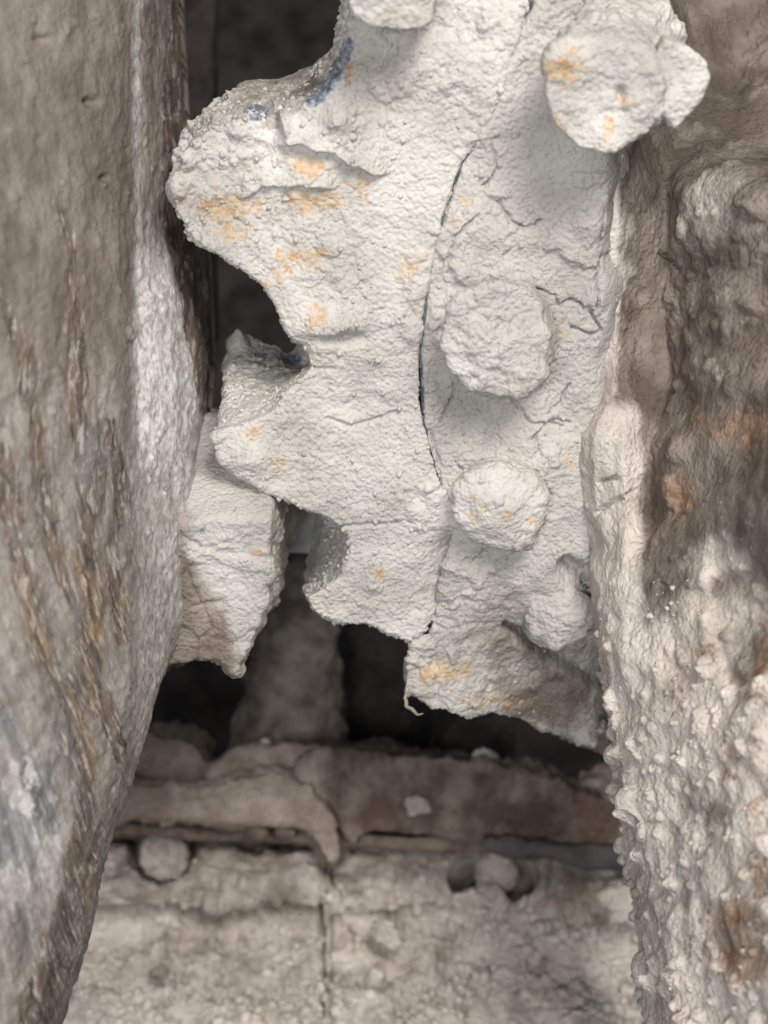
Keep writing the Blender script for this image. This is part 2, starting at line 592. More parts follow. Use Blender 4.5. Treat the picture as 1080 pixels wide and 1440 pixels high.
V, F = prism(rim_f, rim_b, D, D + 0.085, 0.00067, 7, 6, 3)
F = orient(V, F)
V, F = drop_back(V, F, D + 0.081)
N = vnormals(V, F)
px, py = proj(V)
h = crust(V, 0.85, 10)
# rough heaped mass over the tooth ends and smoother belly between
rough_zone = np.clip(spots(px, py, [(330, 250, 150, 130, 1), (360, 640, 130, 70, 0.5), (470, 400, 60, 120, .6), (510, 120, 60, 120, .6), (500, 840, 90, 60, .3)]), 0, 1)
h = h * (0.62 + 0.55 * rough_zone)
h += rough_zone * (0.005 * fbm(V, 0.018, 3, 61) + clods(V, 0.013, 0.36, 0.2, 0.5, 62, 0.75) + clods(V, 0.006, 0.4, 0.2, 0.5, 63, 0.6))
# layered ledge breaking off above the big tooth
led = np.array([(398, 205), (420, 196), (445, 208), (470, 212), (492, 228), (525, 244)])
qx = px + 4 * fbm(V, 0.006, 3, 71)
qy = py + 4 * fbm(V, 0.006, 3, 72)
ly = np.interp(qx, led[:, 0], led[:, 1])
inx = sstep(qx, 385, 405) * (1 - sstep(qx, 515, 560))
h += inx * 0.0060 * sstep(ly - qy, -2.5, 2.5) * np.exp(-np.clip((ly - qy) / 45, 0, 9) ** 2)
led2 = np.array([(340, 282), (370, 264), (420, 258), (470, 264)])
ly2 = np.interp(qx, led2[:, 0], led2[:, 1])
inx2 = sstep(qx, 335, 350) * (1 - sstep(qx, 455, 480))
h += inx2 * 0.0032 * sstep(ly2 - qy, -2, 2) * np.exp(-np.clip((ly2 - qy) / 30, 0, 9) ** 2)
# lumps and hollows
h += 0.007 * spots(px, py, [(480, 165, 20, 22, 1), (460, 455, 45, 20, .7), (350, 640, 50, 22, .5), (720, 40, 25, 30, .3), (540, 70, 35, 30, .6), (336, 484, 11, 9, 1.2), (304, 614, 16, 9, .35)])
h -= 0.006 * spots(px, py, [(480, 476, 28, 9, 1), (520, 560, 60, 60, .3), (415, 500, 18, 14, 1.3)])
h += groove(V, N, F, [[(560, 580), (500, 600), (460, 590)], [(452, 742), (520, 738), (560, 735)], [(705, 160), (694, 185), (664, 200)], [(430, 515), (470, 520)]], 2.0, 0.0022)
jg, jf = joint(V, N)
h = h * (1 - np.clip(jf, 0, 1) * .8)
V2 = V + N * h[:, None]
V2[:, 1] += 0.0032 * jg
V2[:, 1] += 0.010 * sstep(px, 585, 652) * sstep(py, 735, 780)
px, py = proj(V2)
fr = sstep(-N[:, 1], -0.2, 0.3)
stain = spots(px, py, [(430, 235, 30, 16, 1), (440, 283, 60, 16, 1), (310, 292, 45, 20, 1), (325, 325, 25, 14, .9), (420, 365, 45, 22, .8),
                       (446, 446, 16, 16, 1), (575, 378, 16, 30, .6), (500, 262, 24, 14, .6), (530, 805, 12, 9, .9), (655, 284, 9, 8, 1),
                       (380, 400, 30, 12, .5), (490, 95, 9, 26, .9), (390, 650, 20, 14, .5), (356, 606, 15, 10, 1.0), (255, 290, 12, 18, .5), (345, 290, 30, 14, .9)])
bare = spots(px, py, [(362, 158, 24, 15, .95), (467, 105, 22, 42, .0), (368, 498, 14, 4, .8), (412, 506, 16, 14, .9)])
bare = np.maximum(bare, .9 * np.exp(-(polydist(px, py, [(490, 62), (470, 108), (440, 142)]) / 13) ** 2))
dirt_shade = np.clip(0.45 * sstep(N[:, 2], 0.25, 0.8) * sstep(-py, -300, -170) + 0.7 * spots(px, py, [(430, 120, 80, 34, .8), (395, 490, 34, 22, .7), (470, 30, 22, 60, .8)]) * (1 - fr), 0, 1)  # upper flanks and notch painted darker, in place of shade there
make_mesh('toothed_rim', V2, F, M_CRUST, wheel, dict(stain=stain, bare=bare, dirt_shade=dirt_shade))
edge = 1 - np.abs(sstep(-N[:, 1], 0, 1) * 2 - 1)
crumbs(wheel, V2, N, (V2[:, 1] < D + 0.07) * (0.25 + 1.2 * rough_zone + 1.2 * edge), 7000, 0.0003, 0.0016, 1, M_CRUST)

hub_f = [(768, -90), (743, 20), (690, 170), (651, 230), (622, 312), (602, 402), (592, 500), (598, 600), (617, 678), (640, 745), (626, 820), (608, 892),
         (580, 905), (573, 940), (573, 978), (600, 992), (650, 1003), (700, 997), (740, 1003), (790, 1020), (850, 1045), (866, 960), (848, 850),
         (826, 800), (830, 700), (850, 600), (880, 540), (890, 400), (878, 250), (876, 120), (884, -90)]
hub_b = [(768, -90), (743, 20), (690, 170), (651, 230), (622, 312), (602, 402), (592, 500), (598, 600), (617, 678), (640, 745), (626, 820), (614, 880),
         (596, 886), (588, 930), (588, 950), (610, 965), (655, 975), (700, 970), (740, 975), (790, 990), (850, 1010), (866, 930), (848, 840),
         (826, 800), (830, 700), (850, 600), (880, 540), (890, 400), (878, 250), (876, 120), (884, -90)]
V, F = prism(hub_f, hub_b, D + 0.002, D + 0.055, 0.00067, 7, 2, 8)
F = orient(V, F)
V, F = drop_back(V, F, D + 0.051)
N = vnormals(V, F)
px, py = proj(V)
h = crust(V, 0.62, 40, 0.9)
h += 0.0016 * sstep(fbm(V, 0.022, 4, 44, 0.62), 0.05, 0.09) * (py > 240)
cracks = [[(846, 362), (838, 395), (840, 420), (832, 440), (846, 466), (832, 472), (803, 462)],
          [(735, 402), (760, 407), (782, 414), (786, 430), (800, 422), (828, 432)],
          [(604, 606), (615, 640), (618, 680), (632, 722)], [(620, 595), (634, 558), (640, 540)],
          [(700, 282), (718, 308), (737, 320), (762, 312)], [(642, 650), (655, 664), (700, 660), (735, 664)],
          [(690, 205), (700, 240), (680, 262)], [(760, 640), (752, 610), (775, 590), (800, 596)],
          [(720, 560), (745, 590), (790, 600)], [(850, 300), (845, 340)], [(800, 540), (790, 570), (770, 580)],
          [(672, 300), (640, 330), (628, 372)]]
h += groove(V, N, F, cracks, 1.7, 0.0030)
h += groove(V, N, F, [[(715, 880), (770, 905), (820, 938), (880, 975)]], 6, 0.010) + groove(V, N, F, [[(800, 800), (826, 820), (838, 860)]], 14, 0.012)
h += 0.006 * spots(px, py, [(770, 645, 30, 45, .8), (725, 330, 60, 20, .4), (830, 310, 30, 24, .5), (650, 380, 18, 18, .3), (690, 820, 70, 25, -.5), (840, 420, 25, 40, .3)])
jg, jf = joint(V, N)
h = h * (1 - np.clip(jf, 0, 1) * .8)
V2 = V + N * h[:, None]
V2[:, 1] += 0.0032 * jg
V2[:, 1] += 0.022 * sstep(px + 22 * fbm(V, 0.03, 3, 47), 828, 892) ** 1.5
# the lower skirt of the hub leans back into the machine
back = sstep(py, 785, 1010) * sstep(px, 620, 780)
V2[:, 1] += 0.030 * back
V2[:, 2] -= 0.021 * back
px, py = proj(V2)
stain = spots(px, py, [(655, 284, 9, 8, 1), (640, 312, 8, 8, .8), (780, 470, 10, 5, .9), (796, 471, 8, 4, .8), (632, 942, 40, 16, .85), (600, 948, 12, 18, .8), (690, 985, 60, 12, .5), (800, 640, 8, 30, .5), (568, 375, 10, 30, .5)])
dirt_shade = np.clip(spots(px, py, [(640, 900, 40, 60, .25), (770, 980, 100, 60, .95), (740, 900, 90, 80, .7), (680, 990, 90, 30, .45), (820, 900, 60, 90, .45), (880, 250, 40, 200, .5), (870, 480, 30, 120, .4), (800, 780, 50, 60, .3), (780, 660, 40, 60, .2)]), 0, 1)  # lower spots put the receding skirt's shade into the colour
bare = spots(px, py, [(744, 15, 10, 30, .6), (700, 190, 22, 10, .3)])
make_mesh('hub_plate', V2, F, M_HUB, wheel, dict(stain=stain, bare=bare, dirt_shade=dirt_shade))
crumbs(wheel, V2, N, (-N[:, 1] > 0.2) * np.clip(1.0 - dirt_shade, .1, 1), 1600, 0.0003, 0.0011, 2, M_HUB)

# the bluish steel edge that shows in the joint between rim and hub
arc = np.array([(749, 4), (722, 70), (690, 168), (650, 228), (622, 310), (602, 400), (591.5, 500), (597, 600), (616, 678), (642, 745)], float)
tt = np.linspace(0, len(arc) - 1, 420)
ax = np.interp(tt, np.arange(len(arc)), arc[:, 0])
ay = np.interp(tt, np.arange(len(arc)), arc[:, 1])
for _ in range(12):
    ax[1:-1] = (ax[:-2] + 2 * ax[1:-1] + ax[2:]) / 4
    ay[1:-1] = (ay[:-2] + 2 * ay[1:-1] + ay[2:]) / 4
C = aty(ax - 1, ay, D + 0.0010)
wob = fbm(C, 0.012, 3, 5)
C[:, 1] += 0.004 * sstep(wob, 0.05, 0.3) + 0.02 * sstep(ay, 612, 640)
tan = np.gradient(C, axis=0)
tan /= np.linalg.norm(tan, axis=1, keepdims=True)
nrm = np.cross(tan, np.array([0, -1.0, 0]))
sec = []
for dx, dy in ((-1, 0.03), (-1, 0), (-0.4, -0.0006), (0.6, -0.0004), (1, 0.0006), (1, 0.03)):
    sec.append(C + nrm * (dx * 0.0007) + np.array([0, dy, 0]))
S = np.stack(sec, 1)
n, m_ = S.shape[:2]
Fs = [[i * m_ + j, i * m_ + (j + 1) % m_, (i + 1) * m_ + (j + 1) % m_, (i + 1) * m_ + j] for i in range(n - 1) for j in range(m_)]
make_mesh('joint_edge', S.reshape(-1, 3), Fs, M_BLUE, wheel)


def bolt(name, front, back, yf, yb, seed, stains=(), pits=(), knob=1.0, lumps=(), mat=M_CRUST, soft=12):
    bc = np.mean(back, 0)
    back = [tuple(bc + (np.array(p) - bc) * 1.06) for p in back]
    V, F = prism(front, back, yf, yb, 0.00072, soft, 7, seed)
    F = orient(V, F)
    N = vnormals(V, F)
    px, py = proj(V)
    h = crust(V, 0.62, seed, 1.0 * knob) + 0.002 * fbm(V, 0.014, 3, seed + 30) + 0.004 * spots(px, py, lumps)
    for (x, y, r) in pits:
        h -= 0.006 * np.exp(-((px - x) / r) ** 2 - ((py - y) / (r * 1.5)) ** 2) * sstep(-N[:, 1], 0, .5)
    V2 = V + N * h[:, None]
    px, py = proj(V2)
    z = np.zeros(len(V2))
    return make_mesh(name, V2, F, mat, wheel, dict(stain=spots(px, py, stains), bare=z, dirt_shade=z))


def ring(cx, cy, rx, ry, n=14, seed=0, jit=0.05):
    r = np.random.default_rng(seed)
    return [(cx + rx * (1 + r.normal(0, jit)) * math.sin(2 * math.pi * i / n), cy - ry * (1 + r.normal(0, jit)) * math.cos(2 * math.pi * i / n)) for i in range(n)]


bolt('bolt', [(690, 405), (735, 400), (765, 425), (773, 470), (762, 520), (735, 545), (695, 552), (655, 540), (632, 515), (622, 478), (632, 435), (655, 415)],
     [(700, 405), (745, 402), (772, 428), (778, 470), (768, 512), (740, 535), (702, 540), (665, 530), (645, 508), (636, 475), (646, 438), (668, 415)],
     D - 0.022, D + 0.01, 101, (), (), 1.0, [(690, 475, 60, 55, 1.0)])
bolt('bolt', [(800, 62), (850, 52), (905, 75), (925, 110), (932, 150), (900, 190), (860, 212), (815, 208), (783, 180), (768, 130), (772, 85)],
     [(830, -10), (880, -30), (935, -10), (950, 40), (955, 110), (930, 150), (885, 180), (840, 175), (810, 150), (796, 100), (800, 40)],
     D - 0.036, D + 0.012, 131, [(790, 97, 28, 20, 1.), (878, 142, 11, 10, 1.0), (856, 185, 9, 26, .9), (780, 180, 14, 18, .6), (805, 70, 20, 14, .6)], [(873, 134, 7)], 1.0)
bolt('bolt', [(665, 672), (700, 662), (745, 668), (764, 700), (756, 738), (735, 757), (695, 764), (660, 752), (644, 728), (642, 695)],
     [(672, 645), (702, 636), (745, 642), (764, 672), (760, 712), (742, 735), (702, 742), (672, 732), (656, 708), (654, 672)],
     D - 0.012, D + 0.015, 161, [(680, 715, 6, 6, 1), (710, 722, 7, 6, 1), (745, 732, 7, 6, 1), (660, 730, 18, 18, .35), (665, 700, 5, 5, .8)], (), 1.2, [(700, 712, 46, 40, 1.6), (735, 690, 20, 18, .8)], M_CRUST, 26)
bolt('bolt', ring(556, 5, 62, 40, 12, 3), ring(562, -25, 62, 40, 12, 3), D - 0.030, D + 0.01, 191, [(560, 20, 40, 10, .4)], (), 1.1)
b4 = bolt('bolt', [(755, 838), (790, 830), (822, 842), (828, 870), (815, 895), (780, 902), (750, 895), (740, 868)],
          [(760, 830), (792, 824), (822, 834), (828, 860), (815, 882), (782, 890), (754, 882), (745, 858)],
          D + 0.004, D + 0.05, 221, (), (), 1.0, [(785, 866, 34, 28, 1.2)], M_HUB, 26)
# big knob of caked dust hanging on the topmost bolt
Vc, Fc = prism(ring(952, 112, 42, 50, 12, 9, .16), ring(940, 100, 42, 48, 12, 9, .16), D - 0.034, D - 0.004, 0.0008, 9)
Fc = orient(Vc, Fc)
Nc = vnormals(Vc, Fc)
Vc = Vc + Nc * crust(Vc, 0.7, 240)[:, None]
z = np.zeros(len(Vc))
make_mesh('dust_lump', Vc, Fc, M_CRUST, wheel, dict(stain=z, bare=z, dirt_shade=z))

# lower bracket of the wheel running back under the hub
V, F = prism([(700, 872), (740, 888), (800, 925), (875, 962), (880, 1070), (830, 1052), (775, 1030), (740, 1000), (700, 950)],
             [(700, 850), (740, 866), (800, 900), (875, 935), (880, 1050), (830, 1035), (775, 1012), (745, 985), (705, 930)],
             D + 0.060, D + 0.12, 0.0011, 5, 4, 5)
F = orient(V, F)
N = vnormals(V, F)
V2 = V + N * crust(V, 0.8, 260)[:, None]
px, py = proj(V2)
make_mesh('lower_bracket', V2, F, M_HUB, wheel, dict(stain=spots(px, py, [(760, 900, 40, 20, .3)]), bare=px * 0, dirt_shade=np.clip(0.35 + 0.5 * sstep(py, 900, 1040), 0, 1)))


# ------------------------------------------------------------------ lofted sheets
def loft(rows, nu, nv, thick=0.02):
    """rows: list of (py, [(px, depth), ...]) from the top down, equal counts. Returns grid V (nv,nu,3) of the shown face"""
    pys = np.array([r[0] for r in rows], float)
    K = np.array([r[1] for r in rows], float)          # rows, k, 2
    k = K.shape[1]
    us = np.linspace(0, k - 1, nu)
    vs = np.linspace(pys[0], pys[-1], nv)
    G = np.zeros((nv, nu, 2))
    for c in range(2):
        tmp = np.stack([np.interp(vs, pys, K[:, j, c]) for j in range(k)], 1)
        ker = max(3, nv // 40) | 1
        w = np.hanning(ker + 2)[1:-1]
        w /= w.sum()
        pad = np.pad(tmp, ((ker // 2, ker // 2), (0, 0)), 'edge')
        tmp = np.stack([np.convolve(pad[:, j], w, 'valid') for j in range(k)], 1)
        g = np.stack([np.interp(us, np.arange(k), tmp[i]) for i in range(nv)], 0)
        kr = max(3, nu // 22) | 1
        w = np.hanning(kr + 2)[1:-1]
        w /= w.sum()
        pad = np.pad(g, ((0, 0), (kr // 2, kr // 2)), 'reflect', reflect_type='odd')
        G[..., c] = np.stack([np.convolve(pad[i], w, 'valid') for i in range(nv)], 0)
    PX, DP = G[..., 0], G[..., 1]
    PY = np.repeat(vs[:, None], nu, 1)
    return at(PX, PY, DP), PX, PY


def grid_faces(nv, nu, off=0):
    i = np.arange(nv - 1)[:, None] * nu + np.arange(nu - 1)[None, :]
    return np.stack([i, i + nu, i + nu + 1, i + 1], -1).reshape(-1, 4) + off


def sheet(name, G, disp, mat, parent, attrs, thick=0.02, flow=None):
    """thick sheet: displaced face towards the camera with side faces running back all round"""
    nv, nu = G.shape[:2]
    V = G.reshape(-1, 3)
    F = grid_faces(nv, nu)
    N = vnormals(V, F)
    if (N * -V).sum() < 0:
        N = -N
        F = F[:, ::-1].copy()
        flip = True
    else:
        flip = False
    d = disp(V, N) if callable(disp) else disp
    Vf = V + N * d[:, None]
    # back: coarse copy on the same border indices, simple offset of the border ring
    idx = np.arange(nv * nu).reshape(nv, nu)
    border = np.concatenate([idx[0, :-1], idx[:-1, -1], idx[-1, :0:-1], idx[:0:-1, 0]])
    Vb = V[border] + FW * thick
    nb = len(border)
    o0 = len(Vf)
    Fb = [[border[i], o0 + i, o0 + (i + 1) % nb, border[(i + 1) % nb]] for i in range(nb)]
    Fall = np.vstack([F, np.array(Fb)])
    Vall = np.vstack([Vf, Vb])
    extra = nb
    A = {k: np.concatenate([np.asarray(v).ravel(), np.zeros(extra)]) for k, v in attrs.items()}
    fl = None
    if flow is not None:
        fl = np.vstack([flow.reshape(-1, 3), np.zeros((extra, 3))])
    return make_mesh(name, Vall, Fall, mat, parent, A, fl)


# ------------------------------------------------------------------ worn steel plate on the left
plate = empty('side_plate', at(90, 1500, 0.60), 'worn brown steel side plate with rust streaks beside the toothed wheel', 'steel plate')
rows = [(-120, [(-160, 0.501), (-60, 0.519), (40, 0.550), (110, 0.575), (165, .595), (191, .612), (208, .625), (226, .655), (240, .72), (246, .80)]),
        (150, [(-160, 0.498), (-60, 0.516), (40, 0.547), (110, 0.574), (165, .598), (191, .617), (210, .628), (230, .655), (248, .70), (260, .78)]),
        (350, [(-160, 0.495), (-60, 0.513), (40, 0.544), (110, 0.571), (165, .597), (191, .619), (212, .628), (240, .645), (270, .68), (291, .75)]),
        (520, [(-160, 0.495), (-60, 0.510), (40, 0.541), (110, 0.569), (165, .595), (191, .620), (216, .628), (250, .642), (280, .665), (299, .72)]),
        (650, [(-160, 0.495), (-60, 0.510), (40, 0.538), (110, 0.566), (168, .595), (196, .622), (222, .633), (250, .648), (270, .668), (284, .71)]),
        (740, [(-160, 0.495), (-60, 0.510), (42, 0.538), (115, 0.566), (178, .60), (210, .630), (234, .645), (256, .657), (280, .675), (300, .70)]),
        (860, [(-160, 0.495), (-60, 0.510), (45, 0.538), (120, 0.563), (180, .60), (212, .634), (234, .654), (256, .670), (276, .690), (292, .72)]),
        (960, [(-160, 0.495), (-60, 0.510), (50, 0.538), (125, 0.563), (180, .59), (206, .622), (218, .64), (224, .66), (222, .70), (215, .75)]),
        (1090, [(-160, 0.495), (-60, 0.510), (45, 0.538), (110, 0.563), (155, .58), (174, .602), (186, .63), (189, .66), (184, .70), (176, .75)]),
        (1190, [(-160, 0.495), (-60, 0.510), (35, 0.538), (92, 0.557), (128, 0.578), (144, .59), (152, .61), (153, .64), (148, .68), (140, .73)]),
        (1330, [(-160, 0.495), (-60, 0.507), (15, 0.529), (70, 0.550), (102, 0.572), (115, .58), (121, .60), (122, .63), (116, .67), (108, .72)]),
        (1440, [(-160, 0.495), (-60, 0.507), (5, 0.526), (45, 0.544), (68, 0.566), (80, 0.581), (86, 0.594), (87, 0.612), (80, 0.637), (70, 0.668)]),
        (1600, [(-160, 0.495), (-60, 0.507), (-20, 0.519), (15, 0.532), (28, 0.547), (36, 0.563), (40, 0.575), (40, 0.594), (34, 0.619), (26, 0.650)])]
G, PX, PY = loft(rows, 270, 740)
Vg = G.reshape(-1, 3)
flow = np.stack([PX * 0.0003 - 0.000085 * (PY - 720) * sstep(PY, 450, 1100), PY * 0.0003, PX * 0], -1)
q2 = np.c_[PX.ravel(), PY.ravel() * .5, PX.ravel() * 0]
wx = PX + 14 * fbm(q2, 45, 4, 33).reshape(PX.shape)
bands = np.zeros(PX.shape)
for ln, wd, a in (([(85, 300), (105, 420), (112, 560), (130, 660), (120, 800), (130, 950), (170, 1060)], 17, 1.0), ([(5, 420), (28, 490), (50, 600), (70, 760), (120, 900), (130, 1000)], 18, .95),
                  ([(0, 640), (20, 760), (60, 920), (100, 1040), (120, 1180)], 26, .9), ([(150, 600), (165, 700), (160, 800), (165, 900)], 15, 1.0),
                  ([(110, 1050), (120, 1180), (90, 1300), (50, 1440)], 34, .85), ([(120, 780), (130, 850), (100, 980), (115, 1100)], 26, 1.0)):
    bands = np.maximum(bands, a * np.exp(-(polydist(wx, PY, ln) / wd) ** 2))
bands *= (1 - sstep(PX, 178, 196)) * (.80 + .35 * fbm(q2, 90, 3, 39).reshape(PX.shape))
ochre = spots(PX, PY, [(110, 900, 50, 130, 1), (120, 800, 30, 70, 1), (60, 930, 40, 110, .9), (110, 1060, 40, 70, .8), (100, 1250, 40, 160, .25), (10, 620, 20, 30, .7), (125, 690, 16, 40, .3)])
soot_shade = sstep(PX - 0.17 * np.maximum(PY - 300, 0) + 12 * fbm(q2, 60, 3, 21).reshape(PX.shape), 216, 252) * (1 - sstep(PY, 640, 700))  # sooty streak plus the face's shading toward the cavity, painted together
blue = spots(PX, PY, [(30, 1150, 75, 140, .75), (10, 1000, 50, 80, .6), (40, 1290, 60, 80, .6)])
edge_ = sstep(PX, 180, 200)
sheen_dust = edge_ * (.25 + .75 * sstep(PY, 260, 480) - .38 * sstep(PY, 560, 720)) + (1 - edge_) * (.12 + .26 * sstep(PY, 380, 600))  # pale tone paints the lit inner face; outer part is pale dust
sheen_dust = sheen_dust + spots(PX, PY, [(192, 150, 8, 300, .35), (40, 1200, 40, 60, .3)])
dsp = 0.0014 * fbm(np.c_[PX.ravel() * .0003, PY.ravel() * .0001, PX.ravel() * 0], 0.012, 4, 3) + 0.0011 * fbm(Vg, 0.006, 3, 4)
dsp += clods(Vg, 0.005, .30, .12, .38, 8, .55) + clods(Vg, 0.014, .05, .12, .3, 9, .5)
dsp -= 0.0009 * (bands.ravel() ** 2) * sstep(fbm(flow.reshape(-1, 3) * np.array([1, .2, 1]), 0.006, 3, 5), -.1, .4)
dsp -= 0.004 * spots(PX, PY, [(128, 143, 8, 6, 1), (150, 250, 6, 5, .8), (60, 55, 12, 6, .5)]).ravel()
sheet('plate_face', G, dsp, M_PLATE, plate, dict(ochre=ochre, wear_shade=np.maximum(bands, soot_shade), blue=blue, sheen_dust=np.clip(sheen_dust, 0, 1)), 0.02, flow)

# ------------------------------------------------------------------ caked tooth of the wheel behind, lower left
V, F = prism([(205, 690), (250, 668), (300, 664), (345, 680), (382, 706), (386, 752), (376, 805), (366, 862), (356, 905), (334, 942), (300, 922), (268, 930), (236, 932), (196, 990), (170, 960), (175, 850), (185, 770)],
             [(215, 670), (262, 650), (310, 650), (360, 670), (420, 700), (428, 720), (400, 770), (376, 850), (356, 900), (334, 920), (304, 912), (266, 908), (235, 926), (205, 960), (180, 930), (185, 830), (200, 730)],
             0.592, 0.675, 0.0009, 5, 14, 22)
F = orient(V, F)
N = vnormals(V, F)
px, py = proj(V)
h = crust(V, 0.65, 300) + 0.0015 * sstep(fbm(V, .03, 3, 310), 0, .06)
h += groove(V, N, F, [[(250, 745), (290, 770), (320, 760)], [(260, 800), (280, 840), (300, 880), (280, 900)], [(270, 850), (310, 845)]], 2, .002)
V2 = V + N * h[:, None]
V2[:, 1] += 0.065 * sstep(735 - py, 0, 80)
px, py = proj(V2)
rt = tag(make_mesh('rear_tooth', V2, F, M_HUB, None, dict(stain=spots(px, py, [(362, 778, 6, 10, 1), (290, 850, 40, 40, .18)]), bare=spots(px, py, [(252, 746, 5, 5, .8), (284, 748, 5, 5, .8)]),
        dirt_shade=np.clip(1.0 * sstep(py - 1.15 * (px - 250) + 110 * fbm(V2, .035, 4, 331), 770, 840) * (1 - .5 * sstep(px, 300, 350)) + .75 * sstep(-px + 20 * fbm(V2, .02, 3, 335), -285, -240) + 0.35 * sstep(N[:, 2], .3, .8), 0, 1))), 'crusted tooth of another wheel below, touching the worn side plate', 'sprocket tooth')

# pale bar end seen through the gap under the second tooth
V, F = prism([(384, 735), (400, 712), (446, 712), (448, 745), (444, 778), (384, 776)], [(384, 725), (400, 705), (446, 705), (448, 738), (444, 768), (384, 766)], 0.72, 0.78, 0.0016, 3, 2, 31)
F = orient(V, F)
N = vnormals(V, F)
V2 = V + N * (0.6 * crust(V, .5, 330))[:, None]
tag(make_mesh('cross_bar', V2, F, M_PALE), 'pale dusty bar end in the gap below the second tooth', 'bar')

# ------------------------------------------------------------------ crusted casing wall on the right
casing = empty('casing_wall', at(1000, 1500, 0.55), 'thick casing wall crusted with coarse pale clumps and rust beside the hub', 'casing wall')
def hd(py):
    return (D + 0.004) / (UP[1] * (H / 2 - py) / FPX + FW[1])


rows = [(-120, [(838, hd(-120) + .035), (858, hd(-120) + .012), (880, hd(-120) + .006), (915, hd(-120) + .05), (960, .72), (1040, .73), (1120, .72), (1240, .68)]),
        (120, [(832, hd(120) + .03), (850, hd(120) + .010), (876, hd(120) + .012), (905, hd(120) + .035), (955, .70), (1040, .71), (1120, .70), (1240, .66)]),
        (205, [(830, hd(205) + .03), (847, hd(205) + .010), (870, hd(205) + .010), (900, hd(205) + .026), (945, .68), (1020, .675), (1100, .66), (1240, .62)]),
        (260, [(828, hd(260) + .03), (845, hd(260) + .010), (868, hd(260) + .009), (896, hd(260) + .018), (935, .646), (1000, .625), (1100, .59), (1240, .55)]),
        (450, [(832, hd(450) + .03), (845, hd(450) + .009), (868, hd(450) + .008), (896, hd(450) + .016), (940, .658), (1000, .630), (1100, .585), (1240, .53)]),
        (540, [(822, hd(540) + .03), (838, hd(540) + .008), (864, hd(540) - .004), (899, hd(540) + .006), (942, .652), (1000, .62), (1100, .57), (1240, .52)]),
        (610, [(795, hd(610) + .025), (808, hd(610) + .005), (832, hd(610) - .012), (876, hd(610) - .018), (914, hd(610) - .004), (985, .62), (1100, .56), (1240, .51)]),
        (720, [(793, hd(720) + .03), (805, hd(720) + .006), (832, hd(720) - .016), (880, hd(720) - .030), (914, .648), (985, .605), (1100, .54), (1240, .49)]),
        (820, [(835, .78), (828, .71), (845, .655), (876, .634), (912, .625), (990, .60), (1100, .56), (1240, .52)]),
        (940, [(862, .80), (854, .71), (862, .642), (882, .625), (915, .612), (985, .588), (1100, .55), (1240, .51)]),
        (1080, [(880, .80), (872, .71), (878, .637), (900, .618), (930, .602), (990, .578), (1100, .54), (1240, .50)]),
        (1200, [(898, .80), (892, .71), (896, .632), (918, .610), (945, .595), (1000, .57), (1100, .532), (1240, .495)]),
        (1330, [(912, .80), (907, .71), (910, .627), (930, .605), (955, .59), (1010, .565), (1100, .527), (1240, .49)]),
        (1600, [(945, .80), (940, .71), (940, .62), (955, .598), (975, .582), (1020, .557), (1100, .52), (1240, .48)])]
G, PX, PY = loft(rows, 250, 700)
Vg = G.reshape(-1, 3)
low = sstep((PY + 0.35 * (PX - 900)).ravel() + 170 * fbm(Vg, .04, 3, 415), 740, 990)
ribz = np.maximum(sstep(PY, 530, 600) * (1 - sstep(PY, 830, 980)) * (1 - sstep(PX, 885, 925)), (1 - sstep(PY, 530, 600)) * (1 - sstep(PX + 30 * fbm(Vg, .02, 3, 413).reshape(PX.shape), 858, 892))).ravel()
mass = spots(PX, PY, [(1020, 300, 80, 80, 1), (960, 330, 30, 50, .6), (1000, 420, 60, 70, .8), (1030, 520, 60, 50, .6), (950, 640, 30, 40, .3)]).ravel()
dsp = 0.0045 * fbm(Vg, .03, 2, 400) + 0.0013 * fbm(Vg, .006, 3, 401)
dsp += (0.85 + .35 * low - .4 * ribz) * (clods(Vg, .0085, .22, .15, .48, 402, .65) + clods(Vg, .0045, .35, .2, .5, 403, .6))
patch = low * sstep(fbm(Vg, .03, 3, 405), -.34, .04)
dsp += patch * (.0025 + clods(Vg, .018, .5, .18, .48, 404, .9) + clods(Vg, .009, .5, .2, .5, 408, .9))
dsp += mass * (.006 + clods(Vg, .022, .7, .2, .5, 406, .9) + clods(Vg, .010, .7, .2, .5, 407, .9)) + .6 * (1 - ribz) * clods(Vg, .014, .25, .15, .45, 416, .7)
for ln in ([(832, 722), (860, 706), (895, 690)], [(840, 680), (862, 672)], [(930, 355), (962, 380)]):
    dsp -= .0035 * np.exp(-(polydist(PX + 4 * fbm(np.c_[PX.ravel(), PY.ravel(), PX.ravel() * 0], 14, 3, 411).reshape(PX.shape), PY, ln) / 2.4) ** 2).ravel()
dirt_shade = np.clip(1.05 - .62 * low - .62 * patch - .50 * mass - .95 * ribz + .2 * spots(PX, PY, [(1060, 60, 160, 140, 1.2), (960, 640, 60, 140, .6), (1010, 760, 60, 50, .5)]).ravel() + .35 * spots(PX, PY, [(1040, 1330, 60, 80, 1), (1000, 1140, 40, 20, .6), (1060, 930, 30, 60, .6), (900, 790, 30, 40, .5)]).ravel(), 0, 1)  # top corner spot paints the shade of the recess into the colour
stain = spots(PX, PY, [(1045, 1290, 40, 26, 1.2), (1060, 1350, 50, 36, 1.2), (1075, 930, 20, 60, 1.0), (1050, 600, 60, 30, .8), (960, 700, 20, 40, .8), (1075, 1230, 14, 40, 1.0), (1000, 1330, 10, 20, .8), (990, 915, 14, 12, .9), (1030, 1085, 10, 16, .9), (1000, 590, 24, 14, .6), (950, 990, 14, 40, .5), (985, 1330, 16, 30, .5), (1040, 1060, 16, 40, .6), (1070, 1140, 14, 30, .6), (900, 100, 40, 30, .3)]).ravel()
